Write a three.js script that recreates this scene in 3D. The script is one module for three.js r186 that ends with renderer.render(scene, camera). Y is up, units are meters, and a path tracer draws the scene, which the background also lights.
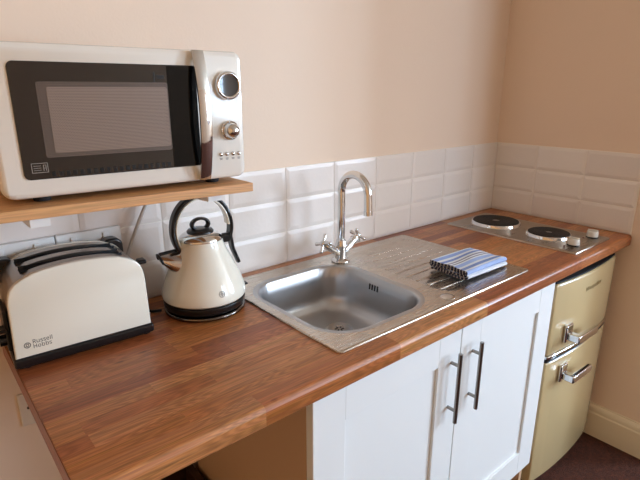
import * as THREE from 'three';
import { RoundedBoxGeometry } from 'three/addons/geometries/RoundedBoxGeometry.js';
import { mergeGeometries, mergeVertices, toCreasedNormals } from 'three/addons/utils/BufferGeometryUtils.js';
import { RectAreaLightUniformsLib } from 'three/addons/lights/RectAreaLightUniformsLib.js';
import { FontLoader } from 'three/addons/loaders/FontLoader.js';
import { TextGeometry } from 'three/addons/geometries/TextGeometry.js';
import { Brush, Evaluator, SUBTRACTION } from 'three-bvh-csg';

// ------------------------------------------------------------------ camera, sky, daylight, exposure
RectAreaLightUniformsLib.init();
const scene = new THREE.Scene();
const camera = new THREE.PerspectiveCamera(51.35, 640 / 480, 0.05, 60);
camera.rotation.order = 'YXZ';
camera.position.set(-2.1105, 1.4439, 1.2432);
camera.rotation.set(-0.29203, -0.70209, 0);
scene.add(camera);
scene.background = new THREE.Color().setRGB(0.80, 0.90, 1.0);

const renderer = new THREE.WebGLRenderer({ antialias: true });
renderer.toneMapping = THREE.LinearToneMapping;
renderer.toneMappingExposure = 1.03;
renderer.shadowMap.enabled = true;

// the room widens to the right beyond the wall by the hob; its window, far off to the right, lets the daylight in
const RX0 = -3.2, RX1 = 2.5, RZ1 = 4.0, RH = 2.45, PIER = 0.84;
const WINDOWS = [                                   // centre line along its wall (a0..a1), heights, strength of the daylight
  { wall: 'far', a0: 2.6, a1: 3.75, y0: 0.9, y1: 2.3, light: 66 },
  { wall: 'front', a0: 0.2, a1: 1.4, y0: 0.95, y1: 2.34, light: 17 },
];
for (const w of WINDOWS) {
  const d = new THREE.RectAreaLight(new THREE.Color().setRGB(0.58, 0.772, 1.0), w.light, w.a1 - w.a0 - 0.04, w.y1 - w.y0 - 0.04);
  const a = (w.a0 + w.a1) / 2, y = (w.y0 + w.y1) / 2;
  if (w.wall === 'far') { d.position.set(RX1 + 0.24, y, a); d.lookAt(0, y, a); } else { d.position.set(a, y, RZ1 + 0.24); d.lookAt(a, y, 0); }
  scene.add(d);
}

// ------------------------------------------------------------------ helpers
let seed = 20240611;
const rnd = () => { seed = (seed * 1664525 + 1013904223) >>> 0; return seed / 4294967296; };
const rr = (a, b) => a + (b - a) * rnd();
const V = (x, y, z) => new THREE.Vector3(x, y, z);
const taken = new Map();
function numbered(n) { const k = taken.get(n) ?? 0; taken.set(n, k + 1); return k ? `${n}_${String(k).padStart(3, '0')}` : n; }
function put(name, geo, mat, parent, at, turn) {
  const m = new THREE.Mesh(geo, mat);
  m.name = name; m.castShadow = m.receiveShadow = true;
  if (at) m.position.set(...at);
  if (turn) m.rotation.set(...turn);
  parent.add(m);
  return m;
}
function thing(name, label, category, at = [0, 0, 0], turn = 0, group) {
  const o = new THREE.Group();
  o.name = numbered(name); o.position.set(...at); o.rotation.y = turn;
  o.userData = { label, category };
  if (group) o.userData.group = group;
  scene.add(o);
  return o;
}
function structure(name, label, category, at) { const o = thing(name, label, category, at); o.userData.kind = 'structure'; return o; }
// uv in metres, from the face that each triangle mostly points to; (ou, ov) shifts the pattern
function boxUV(geo, ou = 0, ov = 0, swap = false) {
  const g = geo.index ? geo.toNonIndexed() : geo;
  const p = g.attributes.position, uv = new Float32Array(p.count * 2);
  const a = V(), b = V(), c = V();
  for (let i = 0; i < p.count; i += 3) {
    a.fromBufferAttribute(p, i); b.fromBufferAttribute(p, i + 1); c.fromBufferAttribute(p, i + 2);
    const n = b.clone().sub(a).cross(c.clone().sub(a));
    const ax = Math.abs(n.x), ay = Math.abs(n.y), az = Math.abs(n.z);
    [a, b, c].forEach((q, k) => {
      let u, v;
      if (ay >= ax && ay >= az) { u = q.x; v = q.z; } else if (az >= ax) { u = q.x; v = q.y; } else { u = q.z; v = q.y; }
      if (swap) [u, v] = [v, u];
      uv[(i + k) * 2] = u + ou; uv[(i + k) * 2 + 1] = v + ov;
    });
  }
  g.setAttribute('uv', new THREE.BufferAttribute(uv, 2));
  return g;
}
const box = (w, h, d, r = 0.0015, seg = 2) => new RoundedBoxGeometry(w, h, d, seg, Math.min(r, w / 2.01, h / 2.01, d / 2.01));
const plainBox = (x0, x1, y0, y1, z0, z1) => new THREE.BoxGeometry(x1 - x0, y1 - y0, z1 - z0).translate((x0 + x1) / 2, (y0 + y1) / 2, (z0 + z1) / 2);
const rbox = (x0, x1, y0, y1, z0, z1, r, seg) => box(x1 - x0, y1 - y0, z1 - z0, r, seg).translate((x0 + x1) / 2, (y0 + y1) / 2, (z0 + z1) / 2);
const lathe = (pts, n = 64) => new THREE.LatheGeometry(pts.map(([r, y]) => new THREE.Vector2(r, y)), n);
const tube = (pts, r, n = 64, m = 14) => new THREE.TubeGeometry(new THREE.CatmullRomCurve3(pts.map((q) => V(...q)), false, 'centripetal'), n, r, m, false);
function rod(a, b, r0, r1 = r0, n = 24) {
  const A = V(...a), B = V(...b), d = B.clone().sub(A), g = new THREE.CylinderGeometry(r1, r0, d.length(), n);
  g.applyQuaternion(new THREE.Quaternion().setFromUnitVectors(V(0, 1, 0), d.clone().normalize()));
  return g.translate((A.x + B.x) / 2, (A.y + B.y) / 2, (A.z + B.z) / 2);
}
const clean = (g) => { const h = g.index ? g.toNonIndexed() : g; for (const k of Object.keys(h.attributes)) if (!['position', 'normal', 'uv'].includes(k)) h.deleteAttribute(k); return h; };
const join = (...gs) => mergeGeometries(gs.map(clean));
function roundedRect(x0, x1, y0, y1, r) {
  const s = new THREE.Shape(), [a, b, c, d] = Array.isArray(r) ? r : [r, r, r, r];   // radii: bottom-left, bottom-right, top-right, top-left
  s.moveTo(x0 + a, y0); s.lineTo(x1 - b, y0); s.absarc(x1 - b, y0 + b, b, -Math.PI / 2, 0);
  s.lineTo(x1, y1 - c); s.absarc(x1 - c, y1 - c, c, 0, Math.PI / 2);
  s.lineTo(x0 + d, y1); s.absarc(x0 + d, y1 - d, d, Math.PI / 2, Math.PI);
  s.lineTo(x0, y0 + a); s.absarc(x0 + a, y0 + a, a, Math.PI, 1.5 * Math.PI);
  return s;
}
// a ring of points round a rounded rectangle in the x-z plane
function ring(cx, cz, hw, hd, r, y, n = 12) {
  const out = [];
  for (let k = 0; k < 4; k++) {
    const sx = [1, -1, -1, 1][k], sz = [1, 1, -1, -1][k];
    for (let i = 0; i <= n; i++) {
      const t = (k + i / n) * Math.PI / 2;
      out.push(V(cx + sx * (hw - r) + r * Math.cos(t), typeof y === 'function' ? 0 : y, cz + sz * (hd - r) + r * Math.sin(t)));
    }
  }
  return out;
}
function loft(rings, cap = true) {
  const n = rings[0].length, pos = [], idx = [];
  for (const r of rings) for (const q of r) pos.push(q.x, q.y, q.z);
  for (let j = 0; j + 1 < rings.length; j++) for (let i = 0; i < n; i++) {
    const a = j * n + i, b = j * n + (i + 1) % n, c = a + n, d = b + n;
    idx.push(a, c, b, b, c, d);
  }
  if (cap) {
    const last = rings[rings.length - 1], m = last.reduce((s, q) => s.add(q), V()).divideScalar(n), at = pos.length / 3;
    pos.push(m.x, m.y, m.z);
    for (let i = 0; i < n; i++) idx.push((rings.length - 1) * n + i, at, (rings.length - 1) * n + (i + 1) % n);
  }
  const g = new THREE.BufferGeometry();
  g.setAttribute('position', new THREE.Float32BufferAttribute(pos, 3)); g.setIndex(idx); g.computeVertexNormals();
  return g;
}

// ------------------------------------------------------------------ procedural textures
function valueNoise(w, h, cx, cy, s) {          // tileable value noise, cx * cy cells
  let q = s >>> 0; const r = () => { q = (q * 1664525 + 1013904223) >>> 0; return q / 4294967296; };
  const g = Array.from({ length: cx * cy }, r), out = new Float32Array(w * h), f = (t) => t * t * (3 - 2 * t);
  for (let y = 0; y < h; y++) for (let x = 0; x < w; x++) {
    const u = x / w * cx, v = y / h * cy, i = Math.floor(u), j = Math.floor(v), a = f(u - i), b = f(v - j);
    const at = (m, n) => g[(n % cy) * cx + (m % cx)];
    out[y * w + x] = (at(i, j) * (1 - a) + at(i + 1, j) * a) * (1 - b) + (at(i, j + 1) * (1 - a) + at(i + 1, j + 1) * a) * b;
  }
  return out;
}
function dataTexture(w, h, fn, srgb, repeat) {
  const d = new Uint8Array(w * h * 4);
  for (let i = 0; i < w * h; i++) { const c = fn(i); d[i * 4] = c[0]; d[i * 4 + 1] = c[1]; d[i * 4 + 2] = c[2]; d[i * 4 + 3] = 255; }
  const t = new THREE.DataTexture(d, w, h);
  t.wrapS = t.wrapT = THREE.RepeatWrapping; t.magFilter = THREE.LinearFilter; t.minFilter = THREE.LinearMipmapLinearFilter; t.generateMipmaps = true;
  if (srgb) t.colorSpace = THREE.SRGBColorSpace;
  if (repeat) t.repeat.set(...repeat);
  t.needsUpdate = true;
  return t;
}
const cl = (x) => Math.max(0, Math.min(255, x));
function woodTexture(s, repeat, contrast = 1) {   // grain along u
  const w = 1024, h = 256;
  const a = valueNoise(w, h, 5, 40, s), b = valueNoise(w, h, 10, 110, s + 1), c = valueNoise(w, h, 4, 6, s + 2), e = valueNoise(w, h, 60, 128, s + 3), k = valueNoise(w, h, 14, 14, s + 4);
  return dataTexture(w, h, (i) => {
    const rings = Math.sin((c[i] * 9 + a[i] * 1.6) * 6.28) * 0.5 + 0.5;
    let v = 0.84 + contrast * (0.14 * (a[i] - 0.5) + 0.11 * (b[i] - 0.5) + 0.12 * (rings - 0.5) + 0.05 * (e[i] - 0.5));
    const knot = Math.max(0, k[i] - 0.93) * 3.2; v -= knot;
    return [cl(255 * (v + 0.05)), cl(255 * (v - 0.01 - 0.06 * contrast * (a[i] - 0.5))), cl(255 * (v - 0.11 - 0.10 * contrast * (b[i] - 0.5)))];
  }, true, repeat);
}
const woodMap = woodTexture(11, [1 / 0.7, 1 / 0.17], 1.1);
const shelfMap = woodTexture(77, [1 / 0.9, 1 / 0.16], 0.55);
const fineA = valueNoise(512, 512, 128, 128, 5), fineB = valueNoise(512, 512, 48, 48, 6), fineC = valueNoise(512, 512, 12, 12, 7);
const plasterBump = dataTexture(512, 512, (i) => { const v = 255 * (0.5 * fineA[i] + 0.3 * fineB[i] + 0.2 * fineC[i]); return [v, v, v]; }, false, [2.2, 2.2]);
const carpetNoise = valueNoise(512, 512, 256, 256, 31), carpetCoarse = valueNoise(512, 512, 40, 40, 32);
const carpetMap = dataTexture(512, 512, (i) => { const v = 150 + 95 * (carpetNoise[i] - 0.35) + 40 * (carpetCoarse[i] - 0.5); return [cl(v * 1.02), cl(v), cl(v * 0.97)]; }, true, [3, 3]);
const carpetBump = dataTexture(512, 512, (i) => { const v = 255 * carpetNoise[i]; return [v, v, v]; }, false, [3, 3]);
const brushA = valueNoise(512, 512, 4, 256, 41), brushB = valueNoise(512, 512, 20, 180, 42), smear = valueNoise(512, 512, 9, 9, 43);
const brushRough = dataTexture(512, 512, (i) => { const v = cl(255 * (0.62 + 0.22 * (brushA[i] - 0.5) + 0.16 * (brushB[i] - 0.5) + 0.16 * (smear[i] - 0.5))); return [v, v, v]; }, false, [2.5, 2.5]);
const glazeBump = dataTexture(512, 512, (i) => { const v = 255 * (0.6 * fineC[i] + 0.4 * fineB[i]); return [v, v, v]; }, false, [3.1, 3.1]);

// ------------------------------------------------------------------ materials
const std = (o) => new THREE.MeshStandardMaterial(o), phy = (o) => new THREE.MeshPhysicalMaterial(o);
const M = {
  wall: std({ color: '#f0d8c2', roughness: 0.82, bumpMap: plasterBump, bumpScale: 0.00025 }),
  tan: std({ color: '#f0b87e', roughness: 0.85, bumpMap: plasterBump, bumpScale: 0.0006 }),  // made-up colour for the unseen left wall, to warm the bounced light
  ceiling: std({ color: '#f4e6d0', roughness: 0.9 }),
  carpet: std({ color: '#7a3f28', roughness: 1, map: carpetMap, bumpMap: carpetBump, bumpScale: 0.004 }),
  trim: std({ color: '#eadbbf', roughness: 0.45 }),
  grout: std({ color: '#f3ebe0', roughness: 0.9 }),
  steel: std({ color: '#c9bfb3', metalness: 1, roughness: 0.42, roughnessMap: brushRough }),
  bowlSteel: std({ color: '#b9b9ba', metalness: 1, roughness: 0.36 }),
  chrome: std({ color: '#dcdcdc', metalness: 1, roughness: 0.07 }),
  satin: std({ color: '#98948f', metalness: 1, roughness: 0.3 }),
  white: phy({ color: '#eef0f0', roughness: 0.38 }),
  carcass: std({ color: '#c9a888', roughness: 0.5 }),
  plastic: phy({ color: '#ecebe8', roughness: 0.3 }),
  black: phy({ color: '#121214', roughness: 0.28 }),
  blackMatt: std({ color: '#17171a', roughness: 0.7 }),
  creamGloss: phy({ color: '#eee9da', roughness: 0.16, clearcoat: 0.6, clearcoatRoughness: 0.06 }),
  microCream: phy({ color: '#efe8dd', roughness: 0.2, clearcoat: 0.4, clearcoatRoughness: 0.08 }),
  fridge: phy({ color: '#c6b084', roughness: 0.26, clearcoat: 0.5, clearcoatRoughness: 0.12 }),
  cord: std({ color: '#cfc8c0', roughness: 0.5 }),
  print: std({ color: '#4a4744', roughness: 0.6 }),
  timber: std({ color: '#7a4327', roughness: 0.45, map: shelfMap }),
  glass: phy({ color: '#ffffff', roughness: 0, transmission: 1, thickness: 0, ior: 1.45 }),
};
const staveTones = ['#cb8b5a', '#bb774e', '#d39a6c', '#ab6743', '#cb8d5d', '#9d5c3e', '#cf956a', '#c07e51'];
const staveMats = staveTones.map((c) => phy({ color: c, map: woodMap, roughness: 0.38, clearcoat: 0.12, clearcoatRoughness: 0.25 }));
const tileTones = ['#eee4dc', '#ece2da', '#f0e7e0', '#eadfd7'];
const tileMats = tileTones.map((c) => phy({ color: c, roughness: 0.3, clearcoat: 0.12, clearcoatRoughness: 0.15, bumpMap: glazeBump, bumpScale: 0.0003 }));

// ------------------------------------------------------------------ the room
const TOP = 0.91;
{
  const f = structure('floor', 'dark brown carpeted floor of the kitchen', 'floor');
  put('carpet', boxUV(plainBox(RX0 - 0.2, RX1 + 0.2, -0.15, 0, -0.2, RZ1 + 0.2)), M.carpet, f);
  const c = structure('ceiling', 'plain off-white ceiling above the kitchen', 'ceiling');
  put('plaster', boxUV(plainBox(RX0 - 0.2, RX1 + 0.2, RH, RH + 0.15, -0.2, RZ1 + 0.2)), M.ceiling, c);
  const l = structure('wall_left', 'unseen left wall, coloured tan to warm the bounced light', 'wall');
  put('plaster', boxUV(plainBox(RX0 - 0.2, RX0, 0, RH, -0.2, RZ1 + 0.2)), M.tan, l);
  const o = structure('wall_front', 'cream wall with a window behind the camera', 'wall');
  const os = new THREE.Shape([[RX0, 0], [RX1, 0], [RX1, RH], [RX0, RH]].map(([a, b]) => new THREE.Vector2(a, b))), q = WINDOWS[1];
  os.holes.push(new THREE.Path([[q.a0, q.y0], [q.a1, q.y0], [q.a1, q.y1], [q.a0, q.y1]].map(([a, b]) => new THREE.Vector2(a, b))));
  put('plaster', boxUV(new THREE.ExtrudeGeometry(os, { depth: 0.2, bevelEnabled: false }).translate(0, 0, RZ1)), M.wall, o);
}
// bevelled wall tile, centre at the origin, face towards +z
const TILE_T = 0.0075, PITCH_X = 0.202, PITCH_Y = 0.1019, GAP = 0.0022;
const tileShapes = new Map();
function tileGeo(w, h) {
  const key = w.toFixed(4) + h.toFixed(4);
  if (tileShapes.has(key)) return tileShapes.get(key);
  const e = 0.005, b = 0.0105, hw = w / 2, hh = h / 2, R = (x, y, z) => [[-x, -y, z], [x, -y, z], [x, y, z], [-x, y, z]];
  const rings = [R(hw, hh, 0), R(hw, hh, e), R(hw - b, hh - b, TILE_T - 0.0003), R(hw - b - 0.002, hh - b - 0.002, TILE_T)];
  const p = [];
  const quad = (a, c, d, f) => p.push(...a, ...c, ...d, ...a, ...d, ...f);
  for (let k = 0; k < 3; k++) for (let i = 0; i < 4; i++) quad(rings[k][i], rings[k][(i + 1) % 4], rings[k + 1][(i + 1) % 4], rings[k + 1][i]);
  quad(...rings[3]);
  const g = new THREE.BufferGeometry(); g.setAttribute('position', new THREE.Float32BufferAttribute(p, 3)); g.computeVertexNormals();
  tileShapes.set(key, boxUV(g));
  return tileShapes.get(key);
}
{
  const wb = structure('wall_back', 'cream painted back wall with a bevelled tile splashback', 'wall');
  put('plaster', boxUV(plainBox(RX0, 0.0, 0, RH, -0.2, 0)), M.wall, wb);
  put('grout', plainBox(-2.0105, -0.0005, TOP + 0.0005, TOP + 3 * PITCH_Y, 0, 0.005), M.grout, wb);
  const first = 0.193;
  for (let r = 0; r < 3; r++) for (let i = 0; i < 10; i++) {
    const x1 = i ? -(first + (i - 1) * PITCH_X) : -0.003, x0 = -(first + i * PITCH_X);
    const m = put('tile', tileGeo(+(x1 - x0 - GAP).toFixed(4), PITCH_Y - GAP), tileMats[Math.floor(rnd() * 4)], wb, [(x0 + x1) / 2, TOP + (r + 0.5) * PITCH_Y + 0.0005, 0.0012]);
    m.rotation.set(rr(-0.003, 0.003), rr(-0.002, 0.002), 0);
  }
  // right-hand wall: a deep pier that ends just outside the frame
  const wr = structure('wall_right', 'cream painted right-hand wall with tiles beside the hob', 'wall');
  put('plaster', boxUV(plainBox(0, RX1, 0, RH, -0.2, PIER)), M.wall, wr);
  // far wall with the window opening (drawn in the z-y plane, extruded along x)
  const wf = structure('wall_far', 'cream wall with the window, out of view to the right', 'wall');
  const q = WINDOWS[0], s = new THREE.Shape([[-0.2, 0], [RZ1, 0], [RZ1, RH], [-0.2, RH]].map(([a, b]) => new THREE.Vector2(-a, b)));
  s.holes.push(new THREE.Path([[q.a0, q.y0], [q.a1, q.y0], [q.a1, q.y1], [q.a0, q.y1]].map(([a, b]) => new THREE.Vector2(-a, b))));
  put('plaster', boxUV(new THREE.ExtrudeGeometry(s, { depth: 0.2, bevelEnabled: false }).rotateY(Math.PI / 2).translate(RX1, 0, 0)), M.wall, wf);
  put('grout', plainBox(-0.005, 0, TOP + 0.0005, TOP + 3 * PITCH_Y, 0.0005, 0.606), M.grout, wr);
  for (let r = 0; r < 3; r++) for (let i = 0; i < 3; i++) {
    const z0 = i ? 0.2003 + (i - 1) * PITCH_X : 0.003, z1 = 0.2003 + i * PITCH_X;
    const m = put('tile', tileGeo(+(z1 - z0 - GAP).toFixed(4), PITCH_Y - GAP), tileMats[Math.floor(rnd() * 4)], wr, [-0.0012, TOP + (r + 0.5) * PITCH_Y + 0.0005, (z0 + z1) / 2]);
    m.rotation.set(0, -Math.PI / 2 + rr(-0.003, 0.003), rr(-0.002, 0.002));
  }
  // moulded skirting on the right-hand wall
  const bb = structure('baseboard_right', 'cream moulded skirting board along the right-hand wall', 'skirting');
  const p = new THREE.Shape(); p.moveTo(0, 0); p.lineTo(0.02, 0); p.lineTo(0.02, 0.108); p.lineTo(0.0165, 0.114); p.lineTo(0.0165, 0.121);
  p.quadraticCurveTo(0.0155, 0.136, 0.006, 0.142); p.lineTo(0.0045, 0.147); p.lineTo(0, 0.147);
  put('board', new THREE.ExtrudeGeometry(p, { depth: PIER, bevelEnabled: false, curveSegments: 8 }).rotateY(Math.PI).translate(0, 0, PIER), M.trim, bb);
}
// timber windows, outside the frame: the daylight comes through them, and the chrome and tiles mirror them
WINDOWS.forEach(({ wall, a0, a1, y0, y1 }, i) => {
  const w = structure(`window_${i + 1}`, i ? 'timber-framed window behind the camera to the right' : 'timber-framed window far off to the right', 'window', wall === 'far' ? [RX1, 0, 0] : [0, 0, RZ1]);
  // bar(along the wall from p to q, heights, depth into the wall from c to d)
  const bar = (p, q, ya, yb, c, d) => (wall === 'far' ? plainBox(c, d, ya, yb, p, q) : plainBox(p, q, ya, yb, c, d));
  const t = 0.055, m = (a0 + a1) / 2, rows = 3, h = (y1 - y0 - 2 * t) / rows;
  put('window_frame', boxUV(join(bar(a0, a1, y0, y0 + t, 0.06, 0.14), bar(a0, a1, y1 - t, y1, 0.06, 0.14), bar(a0, a0 + t, y0 + t, y1 - t, 0.06, 0.14), bar(a1 - t, a1, y0 + t, y1 - t, 0.06, 0.14))), M.timber, w);
  put('window_sill', boxUV(bar(a0 - 0.05, a1 + 0.05, y0 - 0.03, y0, -0.05, 0.06)), M.timber, w);
  put('mullion', boxUV(bar(m - 0.03, m + 0.03, y0 + t, y1 - t, 0.07, 0.13)), M.timber, w);
  for (let r = 0; r < rows; r++) for (const [a, b] of [[a0 + t, m - 0.03], [m + 0.03, a1 - t]]) {
    const ya = y0 + t + r * h;
    put('pane', bar(a, b, ya + (r ? 0.012 : 0), ya + h - (r < rows - 1 ? 0.012 : 0), 0.098, 0.102), M.glass, w);
    if (r) put('glazing_bar', boxUV(bar(a, b, ya - 0.012, ya + 0.012, 0.08, 0.12)), M.timber, w);
  }
});

// ------------------------------------------------------------------ worktop of wooden staves
const WZ = 0.612, WT = 0.041, WX0 = -2.006;
{
  const wt = thing('worktop', 'wooden stave worktop running along the tiled wall', 'worktop');
  const hole = [-1.452, -0.99, 0.08, 0.52];
  const rowW = 0.04, rows = 15;
  for (let r = 0; r < rows; r++) {
    const za = 0.0085 + (r ? r * rowW - 0.0085 : 0), zb = r < rows - 1 ? (r + 1) * rowW : WZ;
    let x = WX0 + 0.0015 - rr(0.02, 0.3);
    const inHole = za >= hole[2] - 1e-6 && zb <= hole[3] + 1e-6;
    while (x < -0.0085) {
      const L = rr(0.2, 0.58), a = Math.max(x, WX0 + 0.0015); let b = Math.min(x + L, -0.0085);
      if (-0.0085 - b < 0.06) b = -0.0085;
      const spans = [];
      if (b - a > 0.004) {
        if (!inHole) spans.push([a, b]);
        else { if (a < hole[0]) spans.push([a, Math.min(b, hole[0])]); if (b > hole[1]) spans.push([Math.max(a, hole[1]), b]); }
      }
      const mat = staveMats[Math.floor(rnd() * staveMats.length)], ou = rr(0, 3), ov = rr(0, 3);
      for (const [s, e] of spans) {
        if (e - s < 0.004) continue;
        let g;
        if (r < rows - 1) g = plainBox(s, e, TOP - WT, TOP, za, zb);
        else { // front stave with a rounded nosing
          const p = new THREE.Shape(), R = 0.011;
          p.moveTo(za, TOP - WT); p.lineTo(zb - 0.004, TOP - WT); p.absarc(zb - 0.004, TOP - WT + 0.004, 0.004, -Math.PI / 2, 0);
          p.lineTo(zb, TOP - R); p.absarc(zb - R, TOP - R, R, 0, Math.PI / 2); p.lineTo(za, TOP);
          g = new THREE.ExtrudeGeometry(p, { depth: e - s, bevelEnabled: false, curveSegments: 8 }).rotateY(-Math.PI / 2).translate(0, 0, 0);
          // after the turn: shape x -> +z, extrusion -> -x
          g.translate(e, 0, 0);
          const q = g.attributes.position;   // the wall and the front edge are not quite parallel
          for (let i = 0; i < q.count; i++) if (q.getZ(i) > za + 0.001) q.setZ(i, q.getZ(i) - 0.006 + 0.004 * Math.max(0, q.getX(i) + 1.55));
          g = toCreasedNormals(g, 0.6);
        }
        put('stave', boxUV(g, ou, ov), mat, wt);
      }
      x += L; if (b >= -0.0086) break;
    }
  }
  put('edge_strip', boxUV(rbox(WX0, WX0 + 0.0013, TOP - WT, TOP - 0.0004, 0.0085, WZ - 0.006, 0.0004), 0.3, 0.1), staveMats[5], wt);
}

// ------------------------------------------------------------------ sink unit cupboard
{
  const x0 = -1.575, x1 = -0.563, zf = 0.588, yB = 0.15, yT = TOP - WT;
  const cb = thing('base_cabinet', 'white two-door shaker cupboard under the sink', 'cabinet');
  put('side_panel', rbox(x0, x0 + 0.018, 0.0, yT, 0.03, zf - 0.023, 0.0008), M.carcass, cb);
  put('side_panel', rbox(x1 - 0.018, x1, 0.0, yT, 0.03, zf - 0.023, 0.0008), M.carcass, cb);
  put('bottom_panel', plainBox(x0 + 0.0185, x1 - 0.0185, yB, yB + 0.018, 0.03, zf - 0.024), M.carcass, cb);
  put('back_panel', plainBox(x0 + 0.0185, x1 - 0.0185, yB + 0.0185, 0.7, 0.03, 0.04), M.carcass, cb);
  put('plinth', plainBox(x0 + 0.0185, x1 - 0.0185, 0.0, yB - 0.004, 0.52, 0.536), M.carcass, cb);
  put('front_rail', plainBox(x0 + 0.0185, x1 - 0.0185, yT - 0.028, yT - 0.001, 0.545, zf - 0.024), M.carcass, cb);
  const mid = (-1.0755 - 1.0715) / 2;
  for (const [a, b, hx] of [[x0, mid - 0.002, -1.112], [mid + 0.002, x1, -1.016]]) {
    const d = put('door', rbox(a + 0.02, b - 0.02, yB + 0.01, yT - 0.018, zf - 0.022, zf - 0.0085, 0.0005), M.white, cb);
    d.userData.label = hx < -1.1 ? 'left-hand white cupboard door' : 'right-hand white cupboard door';
    const st = 0.09, tp = yT - 0.006;
    put('stile', rbox(a, a + st, yB, tp, zf - 0.022, zf, 0.0016), M.white, d);
    put('stile', rbox(b - st, b, yB, tp, zf - 0.022, zf, 0.0016), M.white, d);
    put('rail', rbox(a + st - 0.0004, b - st + 0.0004, tp - 0.09, tp, zf - 0.022, zf - 0.0002, 0.0014), M.white, d);
    put('rail', rbox(a + st - 0.0004, b - st + 0.0004, yB, yB + 0.09, zf - 0.022, zf - 0.0002, 0.0014), M.white, d);
    const hz = zf + 0.026, ya = 0.601, yb = 0.804;
    put('handle', join(rod([hx, ya, hz], [hx, yb, hz], 0.0056), rod([hx, ya + 0.035, zf - 0.001], [hx, ya + 0.035, hz], 0.0046), rod([hx, yb - 0.035, zf - 0.001], [hx, yb - 0.035, hz], 0.0046)), M.satin, d);
  }
}
// something dark stored under the open end of the worktop
{
  const b = thing('storage_box', 'dark brown open wooden box under the overhanging worktop', 'box', [-1.79, 0, 0.17]);
  const m = std({ color: '#3a1f14', roughness: 0.6, map: shelfMap }), w = 0.2, d = 0.165, h = 0.345;
  put('panel', boxUV(plainBox(-w, -w + 0.022, 0, h, -d, d)), m, b); put('panel', boxUV(plainBox(w - 0.022, w, 0, h, -d, d)), m, b);
  put('panel', boxUV(plainBox(-w + 0.0225, w - 0.0225, 0, h, -d, -d + 0.016)), m, b); put('panel', boxUV(plainBox(-w + 0.0225, w - 0.0225, 0, h, d - 0.016, d)), m, b);
  put('lining', plainBox(-w + 0.024, w - 0.024, 0.004, 0.012, -d + 0.018, d - 0.018), M.blackMatt, b);
}

// ------------------------------------------------------------------ fridge
{
  const X0 = -0.533, X1 = -0.04, cx = (X0 + X1) / 2, hw = (X1 - X0) / 2;
  const fr = thing('fridge', 'cream retro two-door under-counter fridge with chrome handles', 'fridge');
  put('body', rbox(X0, X1, 0.02, 0.84, 0.05, 0.52, 0.006), M.fridge, fr);
  put('top_cover', rbox(X0 + 0.001, X1 - 0.001, 0.8405, 0.852, 0.05, 0.57, 0.004), M.blackMatt, fr);
  put('gasket', plainBox(X0 + 0.012, X1 - 0.012, 0.05, 0.81, 0.5205, 0.5275), M.blackMatt, fr);
  for (const [x, z] of [[X0 + 0.05, 0.1], [X1 - 0.05, 0.1], [X0 + 0.05, 0.47], [X1 - 0.05, 0.47]]) put('foot', rod([x, 0, z], [x, 0.02, z], 0.018), M.blackMatt, fr);
  // a door is a bulged slab: plan outline extruded upwards
  const zs = 0.528, ze = 0.582, bulge = 0.017;
  const plan = (inset, push) => {
    const s = new THREE.Shape(), a = hw - inset, R = 0.016;
    s.moveTo(-a, -zs); s.lineTo(a, -zs);
    const front = (t) => new THREE.Vector2(t * a, -(ze + push + bulge * (1 - t * t)));
    s.lineTo(a, -(ze + push - R)); s.quadraticCurveTo(a, -(ze + push + 0.001), a * 0.965, front(0.965).y);
    for (let i = 1; i < 24; i++) { const t = 0.965 - i / 24 * 1.93; s.lineTo(front(t).x, front(t).y); }
    s.lineTo(front(-0.965).x, front(-0.965).y); s.quadraticCurveTo(-a, -(ze + push + 0.001), -a, -(ze + push - R));
    return s;
  };
  const slab = (y0, y1, inset, push, bev) => toCreasedNormals(new THREE.ExtrudeGeometry(plan(inset, push), { depth: y1 - y0 - 2 * bev, bevelEnabled: bev > 0, bevelThickness: bev, bevelSize: bev, bevelOffset: -bev, bevelSegments: 4 }).rotateX(-Math.PI / 2).translate(cx, y0 + bev, 0), 0.5);
  const du = put('door', slab(0.565, 0.83, 0, 0, 0.008), M.fridge, fr); du.userData.label = 'short upper door of the fridge';
  const dl = put('door', slab(0.03, 0.539, 0, 0, 0.008), M.fridge, fr); dl.userData.label = 'tall lower door of the fridge';
  put('edge_trim', slab(0.8305, 0.836, 0.002, -0.004, 0.002), M.blackMatt, du);
  put('edge_trim', slab(0.5525, 0.5645, 0.001, 0.003, 0.002), M.chrome, du);
  put('edge_trim', slab(0.5395, 0.5455, 0.001, 0.001, 0.002), M.black, dl);
  const frontZ = (x) => ze + bulge * (1 - ((x - cx) / hw) ** 2);
  const grip = (x, y, d) => {
    const z = frontZ(x), L = 0.135;
    const h = put('handle', join(box(0.05, 0.066, 0.014, 0.006).translate(x, y, z + 0.005)), M.chrome, d);
    put('bracket', join(rbox(x - 0.015, x + 0.014, y - 0.024, y + 0.004, z + 0.0115, z + 0.052, 0.005)), M.chrome, h);
    const s = roundedRect(0, L, -0.0125, 0.0095, [0.009, 0.005, 0.005, 0.009]);
    put('grip', new THREE.ExtrudeGeometry(s, { depth: 0.009, bevelEnabled: true, bevelThickness: 0.004, bevelSize: 0.003, bevelSegments: 4 }).rotateY(-0.03).translate(x - 0.011, y - 0.008, z + 0.04), M.chrome, h);
  };
  grip(-0.43, 0.632, du); grip(-0.425, 0.475, dl);
}

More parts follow.
